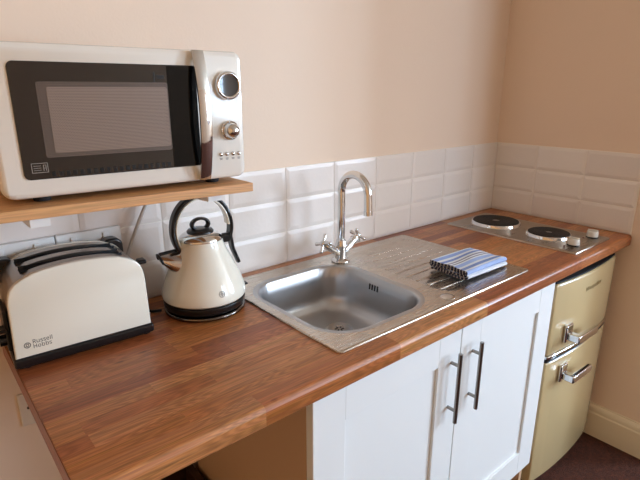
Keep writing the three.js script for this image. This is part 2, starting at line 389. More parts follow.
// ------------------------------------------------------------------ stainless sink
const SY = TOP + 0.0005;
{
  const sx0 = -1.475, sx1 = -0.682, sz0 = 0.045, sz1 = 0.556, cx = (sx0 + sx1) / 2, cz = (sz0 + sz1) / 2, hw = (sx1 - sx0) / 2, hd = (sz1 - sz0) / 2;
  const sk = thing('sink', 'stainless steel sink with bowl and ribbed drainer set in the worktop', 'sink');
  const B = { x: -1.262, z: 0.312, hw: 0.17, hd: 0.19, r: 0.095 }, D = { x: -0.868, z: 0.302, hw: 0.158, hd: 0.205, r: 0.05 };
  const deckY = SY + 0.0036;
  // rolled outer edge
  const edge = loft([ring(cx, cz, hw, hd, 0.014, SY), ring(cx, cz, hw, hd, 0.014, SY + 0.0016), ring(cx, cz, hw - 0.0012, hd - 0.0012, 0.0135, SY + 0.0036), ring(cx, cz, hw - 0.004, hd - 0.004, 0.0125, SY + 0.005), ring(cx, cz, hw - 0.0075, hd - 0.0075, 0.011, SY + 0.0048), ring(cx, cz, hw - 0.012, hd - 0.012, 0.01, deckY)], false);
  const flat = roundedRect(-hw + 0.012, hw - 0.012, -hd + 0.012, hd - 0.012, 0.01);
  const holeOf = (q, grow) => { const h = new THREE.Path(); h.setFromPoints(ring(q.x - cx, -(q.z - cz), q.hw + grow, q.hd + grow, q.r + grow, 0).map((v) => new THREE.Vector2(v.x, v.z))); return h; };
  flat.holes.push(holeOf(B, 0.018), holeOf(D, 0.01));
  const flatGeo = new THREE.ShapeGeometry(flat, 12).rotateX(-Math.PI / 2).translate(cx, deckY, cz);
  put('deck', boxUV(toCreasedNormals(join(boxUV(edge), boxUV(flatGeo)), 0.6)), M.steel, sk);
  // bowl: a rolled rim, steep walls, a wide curve into the floor
  const br = (g, y) => ring(B.x, B.z, B.hw + g, B.hd + g, Math.max(0.02, B.r + g), y, 16);
  const rings = [br(0.018, deckY), br(0.012, deckY + 0.0009), br(0.005, deckY - 0.0002), br(0.0, deckY - 0.0045), br(-0.0025, deckY - 0.012), br(-0.006, deckY - 0.04), br(-0.011, deckY - 0.085)];
  for (let i = 1; i <= 7; i++) { const t = i / 7 * Math.PI / 2; rings.push(br(-0.011 - 0.045 * (1 - Math.cos(t)), deckY - 0.085 - 0.05 * Math.sin(t))); }
  rings.push(br(-0.09, deckY - 0.139), br(-0.12, deckY - 0.1415));
  const wx = B.x + 0.052, wz = B.z - 0.045;
  const bowl = put('bowl', boxUV(loft(rings)), M.bowlSteel, sk);
  const smooth = loft(rings); bowl.geometry = (() => { const g = toCreasedNormals(smooth, 1.2); return boxUV(g); })();
  const wy = deckY - 0.1408;
  put('waste', lathe([[0, 0.0005], [0.016, 0.0005], [0.018, 0.003], [0.034, 0.0035], [0.041, 0.0015], [0.042, 0]], 48).translate(wx, wy, wz), M.chrome, bowl);
  for (let i = 0; i < 6; i++) put('waste_slot', rbox(-0.0016, 0.0016, 0, 0.0012, 0.006, 0.014, 0.0004).rotateY(i * Math.PI / 3).translate(wx, wy + 0.0004, wz), M.blackMatt, bowl);
  const ox = B.x + B.hw - 0.0052;
  for (let i = 0; i < 4; i++) put('overflow_slot', rbox(-0.0012, 0.0012, -0.009, 0.009, -0.003, 0.003, 0.001).rotateZ(-0.1).translate(ox, deckY - 0.034, 0.276 + i * 0.0105), M.blackMatt, bowl);
  // drainer: shallow pressed tray with raised ribs
  const dr = (g, y) => ring(D.x, D.z, D.hw + g, D.hd + g, D.r + g, y);
  const tray = put('drainer', boxUV(toCreasedNormals(loft([dr(0.01, deckY), dr(0.007, deckY + 0.0006), dr(0.002, deckY - 0.0012), dr(-0.004, deckY - 0.0022)]), 0.8)), M.steel, sk);
  for (let i = 0; i < 9; i++) {
    const z = 0.145 + i * 0.0405, x0 = D.x - D.hw + 0.012 + (i < 2 ? 0.03 : 0), x1 = D.x + D.hw - 0.03;
    const g = new THREE.CapsuleGeometry(0.0045, x1 - x0, 6, 10).rotateZ(Math.PI / 2).scale(1, 0.28, 1).translate((x0 + x1) / 2, deckY - 0.0022, z);
    put('rib', boxUV(g), M.steel, tray);
  }
  // blanked second tap hole near the front
  put('tap_hole_cover', lathe([[0, 0.002], [0.012, 0.0022], [0.0185, 0.0016], [0.0195, 0]], 40).translate(-1.052, deckY, 0.521), M.chrome, sk);
}
// ------------------------------------------------------------------ mixer tap
{
  const tx = -1.073, tz = 0.12, ty = SY + 0.0038;
  const t = thing('mixer_tap', 'chrome swan-neck mixer tap with two cross handles behind the sink', 'tap', [tx, ty, tz]);
  put('flange', lathe([[0, 0], [0.029, 0], [0.0295, 0.003], [0.027, 0.007], [0.021, 0.009], [0.0195, 0.012], [0, 0.012]], 48), M.chrome, t);
  put('body', lathe([[0.0185, 0.012], [0.0185, 0.05], [0.0205, 0.052], [0.0205, 0.056], [0.0175, 0.06], [0.0165, 0.07], [0.0135, 0.073], [0, 0.073]], 48), M.chrome, t);
  const R = 0.0575, col = 0.229, pts = [V(0, 0.06, 0), V(0, 0.12, 0), V(0, 0.18, 0), V(0, col - 0.01, 0)];
  for (let i = 0; i <= 14; i++) { const a = Math.PI - i / 14 * Math.PI * 1.02; pts.push(V(0.0, col + R * Math.sin(a), R + R * Math.cos(a))); }
  pts.push(V(0, col - 0.028, 2 * R + 0.001), V(0, col - 0.048, 2 * R + 0.002));
  const neck = put('spout', new THREE.TubeGeometry(new THREE.CatmullRomCurve3(pts, false, 'centripetal'), 120, 0.0122, 24, false), M.chrome, t);
  put('aerator', rod([0, col - 0.043, 2 * R + 0.0018], [0, col - 0.056, 2 * R + 0.0022], 0.0132), M.chrome, neck);
  for (const s of [-1, 1]) {
    const a = [s * 0.01, 0.03, 0], b = [s * 0.058, 0.062, 0], dir = V(s * 0.83, 0.553, 0).normalize();
    const arm = put('valve_arm', join(rod(a, b, 0.0125, 0.0125), rod([b[0], b[1], 0], [b[0] + dir.x * 0.006, b[1] + dir.y * 0.006, 0], 0.0145, 0.0145), rod([b[0] + dir.x * 0.006, b[1] + dir.y * 0.006, 0], [b[0] + dir.x * 0.018, b[1] + dir.y * 0.018, 0], 0.008)), M.chrome, t);
    const hub = V(b[0] + dir.x * 0.02, b[1] + dir.y * 0.02, 0), gs = [new THREE.SphereGeometry(0.0105, 20, 14).translate(hub.x, hub.y, hub.z)];
    const u = V(-dir.y, dir.x, 0), w = V(0, 0, 1);
    for (let k = 0; k < 4; k++) {
      const q = k * Math.PI / 2 + 0.3, e = u.clone().multiplyScalar(Math.cos(q)).add(w.clone().multiplyScalar(Math.sin(q))), tip = hub.clone().addScaledVector(e, 0.027);
      gs.push(rod(hub.toArray(), tip.toArray(), 0.0042, 0.0058), new THREE.SphereGeometry(0.0062, 14, 10).translate(tip.x, tip.y, tip.z));
    }
    put('cross_handle', join(...gs), M.chrome, arm);
  }
}

// ------------------------------------------------------------------ folded towel on the drainer
{
  const W = 512, H = 512, cv = document.createElement('canvas'); cv.width = W; cv.height = H;
  const c = cv.getContext('2d');
  c.fillStyle = '#f1f4fa'; c.fillRect(0, 0, W, H);
  const bands = [[0, 22, '#9db5ea'], [38, 18, '#8ba3dd'], [70, 9, '#9a97ac'], [88, 7, '#9a97ac'], [104, 22, '#aac1f2'], [140, 20, '#8ba3dd'], [172, 22, '#b0c6f5'], [206, 16, '#8198d4'], [234, 12, '#aac0f0']];
  for (let k = 0; k < 3; k++) for (const [y, h, col] of bands) { c.fillStyle = col; c.fillRect(0, (y + k * 256), W, h); }
  for (let y = 0; y < H; y += 16) { c.fillStyle = '#2b2e42'; c.fillRect(0, y, 14, 12); c.fillStyle = '#cfc7c0'; c.fillRect(0, y + 12, 14, 4); }
  const map = new THREE.CanvasTexture(cv); map.colorSpace = THREE.SRGBColorSpace; map.wrapS = map.wrapT = THREE.RepeatWrapping;
  const cloth = std({ map, roughness: 0.95, bumpMap: carpetBump, bumpScale: 0.0008, side: THREE.DoubleSide });
  const tw = thing('folded_towel', 'folded blue and white striped tea towel on the drainer', 'towel', [-0.918, SY + 0.0062, 0.352], -0.03);
  // the sheet zigzags in z and climbs in y; swept along x
  const L = 0.208, D = 0.135, layers = 4, step = 0.0076, th = 0.0027, path = [];
  for (let k = 0; k < layers; k++) {
    const y = 0.003 + k * step, fwd = k % 2 === 0;
    for (let i = 0; i <= 16; i++) { const t = i / 16; path.push([fwd ? 0.004 + t * (D - 0.008) : D - 0.004 - t * (D - 0.008), y]); }
    if (k < layers - 1) for (let i = 1; i < 6; i++) { const a = -Math.PI / 2 + i / 6 * Math.PI; path.push([(fwd ? D - 0.004 : 0.004) + (fwd ? 1 : -1) * 0.0042 * Math.cos(a), y + step / 2 + step / 2 * Math.sin(a)]); }
  }
  const NX = 26, pos = [], uv = [], idx = []; let s = 0; const len = [0];
  for (let i = 1; i < path.length; i++) { s += Math.hypot(path[i][0] - path[i - 1][0], path[i][1] - path[i - 1][1]); len.push(s); }
  for (const side of [1, -1]) for (let j = 0; j <= NX; j++) for (let i = 0; i < path.length; i++) {
    const p0 = path[Math.max(0, i - 1)], p1 = path[Math.min(path.length - 1, i + 1)], tz = p1[0] - p0[0], ty = p1[1] - p0[1], m = Math.hypot(tz, ty) || 1;
    const u = j / NX, [z, y] = path[i], f = y / 0.03;
    const wave = 0.0014 * Math.sin(u * 7 + z * 50) * f + 0.0012 * Math.sin(z * 85 + 1.3 + u * 2) * f - 0.003 * f * (u > 0.85 ? (u - 0.85) / 0.15 : 0) ** 2;
    const skew = 0.004 * Math.sin(i * 0.37) * (u < 0.05 ? 1 : 0.3);
    pos.push(u * L + skew + 0.003 * (1 - f), y + wave + side * th * tz / m, z + 0.004 * Math.sin(u * 5 + 1) * f - side * th * ty / m);
    uv.push(0.01 + u * 0.98, len[i] / 0.36);
  }
  const n = path.length, half = (NX + 1) * n;
  for (let sd = 0; sd < 2; sd++) for (let j = 0; j < NX; j++) for (let i = 0; i + 1 < n; i++) { const a = sd * half + j * n + i; idx.push(a, a + n, a + 1, a + 1, a + n, a + n + 1); }
  for (const j of [0, NX]) for (let i = 0; i + 1 < n; i++) { const a = j * n + i, b = a + half; idx.push(a, b, a + 1, a + 1, b, b + 1); }
  const g = new THREE.BufferGeometry(); g.setAttribute('position', new THREE.Float32BufferAttribute(pos, 3)); g.setAttribute('uv', new THREE.Float32BufferAttribute(uv, 2)); g.setIndex(idx);
  put('cloth', toCreasedNormals(g, 0.9), cloth, tw);
}

// ------------------------------------------------------------------ two-ring hob
{
  const hb = thing('hob', 'stainless two-plate electric hob set in the worktop by the corner', 'hob', [-0.274, SY, 0.317]);
  const a = 0.145, d = 0.262;
  const tray = loft([ring(0, 0, a, d, 0.008, 0), ring(0, 0, a, d, 0.008, 0.002), ring(0, 0, a - 0.002, d - 0.002, 0.008, 0.005), ring(0, 0, a - 0.005, d - 0.005, 0.008, 0.0062), ring(0, 0, a - 0.012, d - 0.012, 0.008, 0.006), ring(0, 0, a - 0.014, d - 0.014, 0.008, 0.005)]);
  put('tray', boxUV(toCreasedNormals(tray, 0.7)), std({ color: '#b3a79a', metalness: 1, roughness: 0.55, roughnessMap: brushRough }), hb);
  const iron = std({ color: '#1b1817', roughness: 0.55, metalness: 0.2 });
  for (const [x, z, r, w] of [[0.012, -0.132, 0.092, 'large rear hotplate'], [0.004, 0.095, 0.0755, 'small front hotplate']]) {
    const p = put('hotplate', lathe([[0, 0.0165], [r * 0.16, 0.0165], [r * 0.18, 0.0185], [r * 0.93, 0.019], [r * 0.975, 0.018], [r * 0.985, 0.015], [r * 0.985, 0.007]], 72).translate(x, 0, z), iron, hb);
    p.userData.label = w;
    put('spill_ring', lathe([[r * 0.985, 0.0155], [r + 0.001, 0.0165], [r + 0.004, 0.015], [r + 0.005, 0.006], [r + 0.007, 0.005]], 72).translate(x, 0, z), M.chrome, p);
    for (const q of [0.32, 0.5, 0.68, 0.84]) put('groove_ring', new THREE.TorusGeometry(r * q, 0.0007, 6, 64).rotateX(Math.PI / 2).translate(x, 0.0189, z), iron, p);
    put('centre_disc', lathe([[0, 0.0172], [r * 0.14, 0.0172], [r * 0.155, 0.0165]], 32).translate(x, 0, z), M.satin, p);
  }
  const knobM = phy({ color: '#d9d2c6', roughness: 0.35 });
  for (const x of [0.1, -0.055]) {
    const k = put('knob', lathe([[0, 0.03], [0.014, 0.03], [0.0185, 0.0285], [0.0195, 0.024], [0.0205, 0.012], [0.0205, 0.0095]], 40).translate(x, 0, 0.214), knobM, hb);
    put('knob_base', lathe([[0, 0.0095], [0.0205, 0.0095], [0.0215, 0.0085], [0.0215, 0.005]], 40).translate(x, 0, 0.214), M.black, k);
    put('pointer', rbox(-0.0045, 0.0045, 0.0302, 0.0345, -0.0175, 0.0175, 0.002).rotateY(0.2).translate(x, 0, 0.214), knobM, k);
  }
  for (const x of [0.065, -0.09]) put('indicator_light', lathe([[0, 0.0075], [0.003, 0.007], [0.0035, 0.005]], 16).translate(x, 0, 0.198), std({ color: '#6b1b15', roughness: 0.3 }), hb);
}

// ------------------------------------------------------------------ shelf on brackets
const SHY = 1.262, SHT = 0.0175, SHZ = 0.382, SHX1 = -1.5615;
{
  const sg = rbox(-2.75, SHX1, SHY - SHT, SHY, 0.0015, SHZ, 0.0012), sp = sg.attributes.position;
  for (let i = 0; i < sp.count; i++) if (sp.getZ(i) > 0.2) sp.setZ(i, sp.getZ(i) + 0.068 * (sp.getX(i) - SHX1));   // the front edge is cut at a slight angle
  const sh = put('shelf', boxUV(sg, 0.4, 0.2), std({ color: '#ecbd90', map: shelfMap, roughness: 0.5 }), scene);
  sh.userData = { label: 'beech-effect shelf board carrying the microwave', category: 'shelf' };
  for (const [x, l] of [[-1.949, 'left-hand white metal bracket under the shelf, above the sockets'], [-1.632, 'right-hand white metal bracket under the shelf, behind the kettle handle']]) {
    const b = thing('shelf_bracket', l, 'bracket', [x, SHY - SHT - 0.0004, 0.0105], 0, 'white brackets under the shelf');
    const s = new THREE.Shape(); s.moveTo(0, 0); const e = x < -1.8 ? 0.332 : 0.338; s.lineTo(e, 0); s.lineTo(e, -0.016); s.lineTo(0.3, -0.0175); s.lineTo(0.012, -0.0175); s.lineTo(0.012, -0.018); s.lineTo(0, -0.018);
    put('arm', new THREE.ExtrudeGeometry(s, { depth: 0.03, bevelEnabled: false }).rotateY(-Math.PI / 2).translate(0.015, 0, 0), M.plastic, b);
    put('wall_plate', rbox(-0.012, 0.012, -0.075, -0.0185, -0.0008, 0.004, 0.0008), M.plastic, b);
  }
}

// ------------------------------------------------------------------ microwave
{
  const W = 0.434, H = 0.242, Dp = 0.272, ang = -0.072, foot = 0.0105;
  const mw = thing('microwave', 'cream retro microwave with dark door and chrome handle on the shelf', 'microwave', [-1.9935, SHY + 0.0002, 0.326], ang);
  // local: x to the right along the front, z = 0 at the front face, negative behind
  const s = roundedRect(0, W, foot, foot + H, [0.02, 0.017, 0.017, 0.02]);
  const body = new THREE.ExtrudeGeometry(s, { depth: Dp - 0.024, bevelEnabled: true, bevelThickness: 0.012, bevelSize: 0.009, bevelOffset: -0.009, bevelSegments: 6, curveSegments: 12 }).translate(0, 0, -Dp + 0.012);
  put('body', toCreasedNormals(body, 0.7), M.microCream, mw);
  const bx0 = 0.035, bx1 = 0.337, by0 = foot + 0.031, by1 = foot + 0.214;
  const glassM = phy({ color: '#1a1411', roughness: 0.1, clearcoat: 0.6, clearcoatRoughness: 0.04 });
  const door = put('door', new THREE.ExtrudeGeometry(roundedRect(bx0, bx1, by0, by1, [0.01, 0.002, 0.002, 0.01]), { depth: 0.002, bevelEnabled: true, bevelThickness: 0.0008, bevelSize: 0.0008, bevelOffset: -0.0008, bevelSegments: 2 }).translate(0, 0, -0.0006), glassM, mw);
  door.userData.label = 'black glass door';
  // perforated screen behind the window
  const dots = dataTexture(256, 256, (i) => { const x = i % 256, y = i >> 8, o = ((y >> 4) & 1) * 8, dx = ((x + o) % 16) - 7.5, dy = (y % 16) - 7.5, k = dx * dx + dy * dy < 24 ? 0 : 1; return k ? [150, 132, 120] : [74, 62, 55]; }, true, [26, 26]);
  const screenM = (c) => phy({ color: c, map: dots, roughness: 0.35, clearcoat: 0.5, clearcoatRoughness: 0.08 });
  put('screen_border', boxUV(new THREE.ExtrudeGeometry(roundedRect(bx0 + 0.036, bx0 + 0.246, by0 + 0.034, by1 - 0.03, 0.004), { depth: 0.0006, bevelEnabled: false }).translate(0, 0, 0.0022)), screenM('#b0aaa6'), door);
  const screen = put('window_screen', boxUV(new THREE.ExtrudeGeometry(roundedRect(bx0 + 0.05, bx0 + 0.2445, by0 + 0.041, by1 - 0.038, 0.004), { depth: 0.0006, bevelEnabled: false }).translate(0, 0, 0.0026)), screenM('#fffaf6'), door);
  screen.userData.label = 'grey-brown perforated window screen';
  put('panel_edge', rbox(bx0 + 0.2465, bx1 - 0.001, by0 + 0.002, by1 - 0.002, 0.0018, 0.0028, 0.0003), phy({ color: '#0a0909', roughness: 0.07, specularIntensity: 0.5 }), door);
  put('latch_mark', join(rbox(bx0 + 0.222, bx0 + 0.224, by1 - 0.03, by1 - 0.012, 0.0018, 0.0026, 0.0003), rbox(bx0 + 0.227, bx0 + 0.241, by1 - 0.024, by1 - 0.0175, 0.0018, 0.0026, 0.0003)), M.black, door);
  for (let i = 0; i < 19; i++) { const x = bx0 + 0.04 + i * 0.0108; put('vent_slot', rbox(x, x + 0.0062, by0 + 0.003, by0 + 0.0115, 0.0018, 0.0026, 0.0003), M.black, door); }
  { // printed pictogram in the lower left corner
    const pm = std({ color: '#a79d94', roughness: 0.5 }), x = bx0 + 0.012, y = by0 + 0.011, t = 0.0008, z0 = 0.0019, z1 = 0.0026, r = (a, b, c, d) => plainBox(x + a, x + b, y + c, y + d, z0, z1);
    put('pictogram', join(r(0, 0.024, 0, t), r(0, 0.024, 0.015, 0.015 + t), r(0, t, 0, 0.015), r(0.024 - t, 0.024, 0, 0.0158), r(0.003, 0.014, 0.004, 0.0046), r(0.003, 0.014, 0.0075, 0.0081), r(0.003, 0.014, 0.011, 0.0116), r(0.017, 0.0178, 0.003, 0.0125), r(0.0206, 0.0214, 0.003, 0.0125), r(0.0178, 0.0206, 0.0119, 0.0125), r(0.0178, 0.0206, 0.007, 0.0076)), pm, door);
  }
  // bowed chrome strap handle over the whole height
  const hx = bx1 + 0.003, pts = [], N = 40;
  for (let i = 0; i <= N; i++) { const t = i / N, y = foot + 0.004 + t * (H - 0.006); pts.push([y, 0.002 + 0.027 * Math.pow(Math.sin(Math.PI * (0.04 + 0.92 * t)), 0.75)]); }
  const sh = new THREE.Shape(); sh.moveTo(pts[0][1], pts[0][0]); for (const [y, z] of pts) sh.lineTo(z, y); for (const [y, z] of pts.slice().reverse()) sh.lineTo(z - 0.0035, y);
  put('handle', toCreasedNormals(new THREE.ExtrudeGeometry(sh, { depth: 0.021, bevelEnabled: true, bevelThickness: 0.0009, bevelSize: 0.0009, bevelSegments: 2 }).rotateY(-Math.PI / 2).translate(hx + 0.0105, 0, 0), 0.6), M.chrome, mw);
  for (const y of [foot + 0.008, foot + H - 0.008]) put('handle_mount', rbox(hx - 0.008, hx + 0.008, y - 0.005, y + 0.005, -0.001, 0.006, 0.001), M.chrome, mw);
  // timer dial, turning knob, buttons
  const face = (g, x, y) => g.rotateX(Math.PI / 2).translate(x, foot + y, 0);
  const px = 0.4;
  const dial = put('timer_dial', face(lathe([[0.02, 0.009], [0.0215, 0.0105], [0.024, 0.0105], [0.0262, 0.008], [0.0272, 0.003], [0.0272, -0.0005]], 56), px, 0.179), M.chrome, mw);
  put('dial_face', face(lathe([[0, 0.0075], [0.02, 0.0075], [0.0203, 0.009]], 48), px, 0.179), phy({ color: '#15161a', roughness: 0.12, clearcoat: 1, clearcoatRoughness: 0.03 }), dial);
  const kn = put('turning_knob', face(lathe([[0, 0.025], [0.005, 0.0246], [0.0105, 0.022], [0.0138, 0.0165], [0.0148, 0.011], [0.0148, 0.006], [0.0182, 0.0055], [0.019, 0.003], [0.019, -0.0005]], 56), px + 0.0005, 0.0945), M.chrome, mw);
  kn.userData.label = 'domed chrome knob';
  for (let i = 0; i < 4; i++) {
    const x = 0.379 + i * 0.013, b = put('button', face(lathe([[0, 0.0035], [0.002, 0.0033], [0.0036, 0.0024], [0.0042, 0.0008], [0.0044, -0.0004]], 24), x, 0.0485), M.chrome, mw);
    put('caption', join(rbox(x - 0.0032, x + 0.0032, foot + 0.04, foot + 0.041, -0.0001, 0.0003, 0.0001), rbox(x - 0.0026, x + 0.0026, foot + 0.0377, foot + 0.0387, -0.0001, 0.0003, 0.0001)), M.print, b);
  }
  for (const [x, z] of [[0.06, -0.04], [W - 0.06, -0.04], [0.06, -Dp + 0.05], [W - 0.06, -Dp + 0.05]]) put('foot', rod([x, 0, z], [x, foot + 0.0008, z], 0.013, 0.016), M.blackMatt, mw);
}

// ------------------------------------------------------------------ sockets, plugs and leads behind the toaster
const SKY = 1.082;
{
  const dark = M.blackMatt;
  for (const [x, l] of [[-1.9415, 'white double socket plate behind the left end of the toaster'], [-1.7935, 'white double socket plate behind the right end of the toaster']]) {
    const s = thing('double_socket', l, 'socket', [x, SKY, 0.0092], 0, 'white sockets on the tiles');
    put('plate', box(0.146, 0.086, 0.012, 0.003).translate(0, 0, 0.0061), M.plastic, s);
    for (const q of [-0.036, 0.036]) {
      put('rocker', rbox(q - 0.0065, q + 0.0065, 0.016, 0.034, 0.0115, 0.0155, 0.0015), M.plastic, s);
      for (const [a, b, w, h] of [[0, 0.006, 0.005, 0.01], [-0.011, -0.016, 0.008, 0.0045], [0.011, -0.016, 0.008, 0.0045]]) put('pin_hole', rbox(q + a - w / 2, q + a + w / 2, b - h / 2, b + h / 2, 0.0115, 0.0124, 0.0003), dark, s);
    }
  }
  const plug = (x, y, m, label, name = 'plug') => {
    const p = thing(name, label, 'plug', [x, y, 0.0222]);
    put('casing', new THREE.ExtrudeGeometry(roundedRect(-0.0245, 0.0245, -0.026, 0.024, [0.008, 0.008, 0.02, 0.02]), { depth: 0.022, bevelEnabled: true, bevelThickness: 0.006, bevelSize: 0.005, bevelOffset: -0.005, bevelSegments: 4 }).translate(0, 0, 0.006), m, p);
    put('strain_relief', rod([0, -0.024, 0.015], [0, -0.042, 0.015], 0.006, 0.0045), m, p);
    return p;
  };
  plug(-1.9815, SKY - 0.004, M.black, 'black plug at the far left, behind the toaster end');
  plug(-1.8255, SKY - 0.016, M.plastic, 'white plug in the socket behind the toaster middle');
  plug(-1.7535, SKY - 0.001, M.black, 'black plug between the toaster and the pale lead');
  const lead = put('power_lead', tube([[-1.8255, SKY - 0.06, 0.0375], [-1.8, SKY - 0.085, 0.033], [-1.762, SKY - 0.08, 0.0325], [-1.722, SKY - 0.045, 0.031], [-1.695, SKY + 0.01, 0.03], [-1.655, SKY + 0.085, 0.028], [-1.625, SKY + 0.13, 0.026], [-1.611, SHY - SHT - 0.002, 0.025]], 0.0045, 80, 12), M.cord, scene);
  lead.userData = { label: 'pale grey power lead running down from the shelf to the sockets', category: 'lead' };
  // blank plate on the wall below the worktop end
  const bp = thing('wall_plate', 'small white wall plate beside the left end of the worktop', 'plate', [-1.957, 0.713, 0.0004]);
  put('plate', box(0.082, 0.086, 0.009, 0.003).translate(0, 0, 0.0047), std({ color: '#e4d9cb', roughness: 0.5 }), bp);
  put('screw', rod([-0.022, 0.004, 0.009], [-0.022, 0.004, 0.0105], 0.0035), std({ color: '#4a3b30', roughness: 0.5 }), bp);
}

// ------------------------------------------------------------------ toaster
const font = await new FontLoader().loadAsync('fonts/droid/droid_sans_regular.typeface.json');
const serif = await new FontLoader().loadAsync('fonts/droid/droid_serif_regular.typeface.json');
const lettering = (text, size, f = font, depth = 0.0004) => { const g = new TextGeometry(text, { font: f, size, depth, curveSegments: 3, bevelEnabled: false }); g.computeBoundingBox(); return g; };
{
  const W = 0.268, D = 0.16, y0 = 0.026, H = 0.178;
  const to = thing('toaster', 'cream two-slice toaster with steel top and black base', 'toaster', [-2.0045, TOP + 0.0006, 0.197], -0.045);
  // local: x along the front, z = 0 at the front panel
  const outline = (i) => {
    const s = new THREE.Shape();
    s.moveTo(i, y0); s.lineTo(W - i, y0); s.lineTo(W - 0.003 - i, y0 + 0.11);
    s.bezierCurveTo(W - 0.006 - i, y0 + H * 0.86, W - 0.022 - i * 0.7, y0 + H - 0.022 - i * 0.4, W - 0.052, y0 + H - 0.009 - i);
    s.bezierCurveTo(W * 0.62, y0 + H + 0.002 - i, W * 0.38, y0 + H + 0.002 - i, 0.052, y0 + H - 0.009 - i);
    s.bezierCurveTo(0.022 + i * 0.7, y0 + H - 0.022 - i * 0.4, 0.006 + i, y0 + H * 0.86, 0.003 + i, y0 + 0.11); s.lineTo(i, y0);
    return s;
  };
  const ev = new Evaluator(); ev.useGroups = false; ev.attributes = ['position', 'normal'];
  const strip = (g) => { const h = g.index ? g.toNonIndexed() : g; h.deleteAttribute('uv'); return h; };
  let shell = new Brush(strip(new THREE.ExtrudeGeometry(outline(0.0015), { depth: D - 0.028, bevelEnabled: false, curveSegments: 20 }).translate(0, 0, -D + 0.014))); shell.updateMatrixWorld();
  const slotAt = [-0.052, -0.108];
  for (const z of slotAt) { const c = new Brush(strip(plainBox(0.036, W - 0.036, y0 + 0.05, y0 + H + 0.03, z - 0.0155, z + 0.0155))); c.updateMatrixWorld(); shell = ev.evaluate(shell, c, SUBTRACTION); }
  const toastSteel = std({ color: '#a49a90', metalness: 1, roughness: 0.3 });
  put('shell', toCreasedNormals(shell.geometry, 0.5), toastSteel, to);
  for (const z of slotAt) {
    const l = put('slot', join(plainBox(0.0365, W - 0.0365, y0 + 0.051, y0 + 0.054, z - 0.015, z + 0.015), plainBox(0.0362, 0.0368, y0 + 0.054, y0 + H - 0.016, z - 0.015, z + 0.015), plainBox(W - 0.0368, W - 0.0362, y0 + 0.054, y0 + H - 0.016, z - 0.015, z + 0.015), plainBox(0.037, W - 0.037, y0 + 0.054, y0 + H - 0.01, z - 0.0153, z - 0.0148), plainBox(0.037, W - 0.037, y0 + 0.054, y0 + H - 0.01, z + 0.0148, z + 0.0153)), M.blackMatt, to);
    for (let i = 0; i < 7; i++) for (const q of [-0.011, 0.011]) put('guard_wire', rod([0.055 + i * 0.0245, y0 + 0.055, z + q], [0.055 + i * 0.0245, y0 + H - 0.02, z + q], 0.0009, 0.0009, 6), M.satin, l);
  }
  const panel = (z0, z1) => new THREE.ExtrudeGeometry(outline(0), { depth: z1 - z0 - 0.008, bevelEnabled: true, bevelThickness: 0.004, bevelSize: 0.004, bevelOffset: -0.004, bevelSegments: 5, curveSegments: 20 }).translate(0, 0, z0 + 0.004);
  const fp = put('front_panel', toCreasedNormals(panel(-0.0138, 0), 0.6), M.creamGloss, to); fp.userData.label = 'cream front panel';
  put('back_panel', toCreasedNormals(panel(-D, -D + 0.0138), 0.6), M.creamGloss, to);
  // black plinth
  put('base', join(rbox(-0.004, W + 0.005, 0.006, y0 - 0.0003, -D - 0.003, 0.003, 0.005), rbox(0.004, W - 0.003, 0.002, 0.0062, -D + 0.004, -0.004, 0.002)), M.black, to);
  for (const [x, z] of [[0.02, -0.015], [W - 0.012, -0.015], [0.02, -D + 0.015], [W - 0.012, -D + 0.015]]) put('foot', rod([x, 0, z], [x, 0.0025, z], 0.008), M.blackMatt, to);
  // end controls: browning dial and lever on the left, small nub on the right
  put('control_panel', rbox(-0.006, 0.0025, y0 + 0.004, y0 + 0.09, -D * 0.5 - 0.042, -D * 0.5 + 0.042, 0.003), M.black, to);
  put('lever', join(rbox(-0.03, -0.004, y0 + 0.048, y0 + 0.056, -0.06, -0.03, 0.003)), M.black, to);
  put('browning_dial', rod([-0.018, y0 + 0.026, -0.052], [-0.004, y0 + 0.026, -0.052], 0.012), M.black, to);
  put('lift_knob', rbox(W - 0.004, W + 0.014, y0 + 0.132, y0 + 0.142, -0.055, -0.03, 0.004), M.black, to);
  // printed maker's lettering and round emblem
  const em = put('emblem', join(new THREE.RingGeometry(0.0048, 0.0062, 32), new THREE.RingGeometry(0.0016, 0.0028, 24), new THREE.RingGeometry(0.0034, 0.0041, 24, 1, 0.4, 2.2), new THREE.RingGeometry(0.0034, 0.0041, 24, 1, 3.5, 2.2)).translate(0.0235, y0 + 0.0255, 0.0002), M.print, fp);
  em.userData.label = 'small round printed emblem';
  put('lettering', join(lettering('Russell', 0.0085).translate(0.0325, y0 + 0.0265, -0.0001), lettering('Hobbs', 0.0085).translate(0.0325, y0 + 0.0162, -0.0001)), M.print, fp);
}

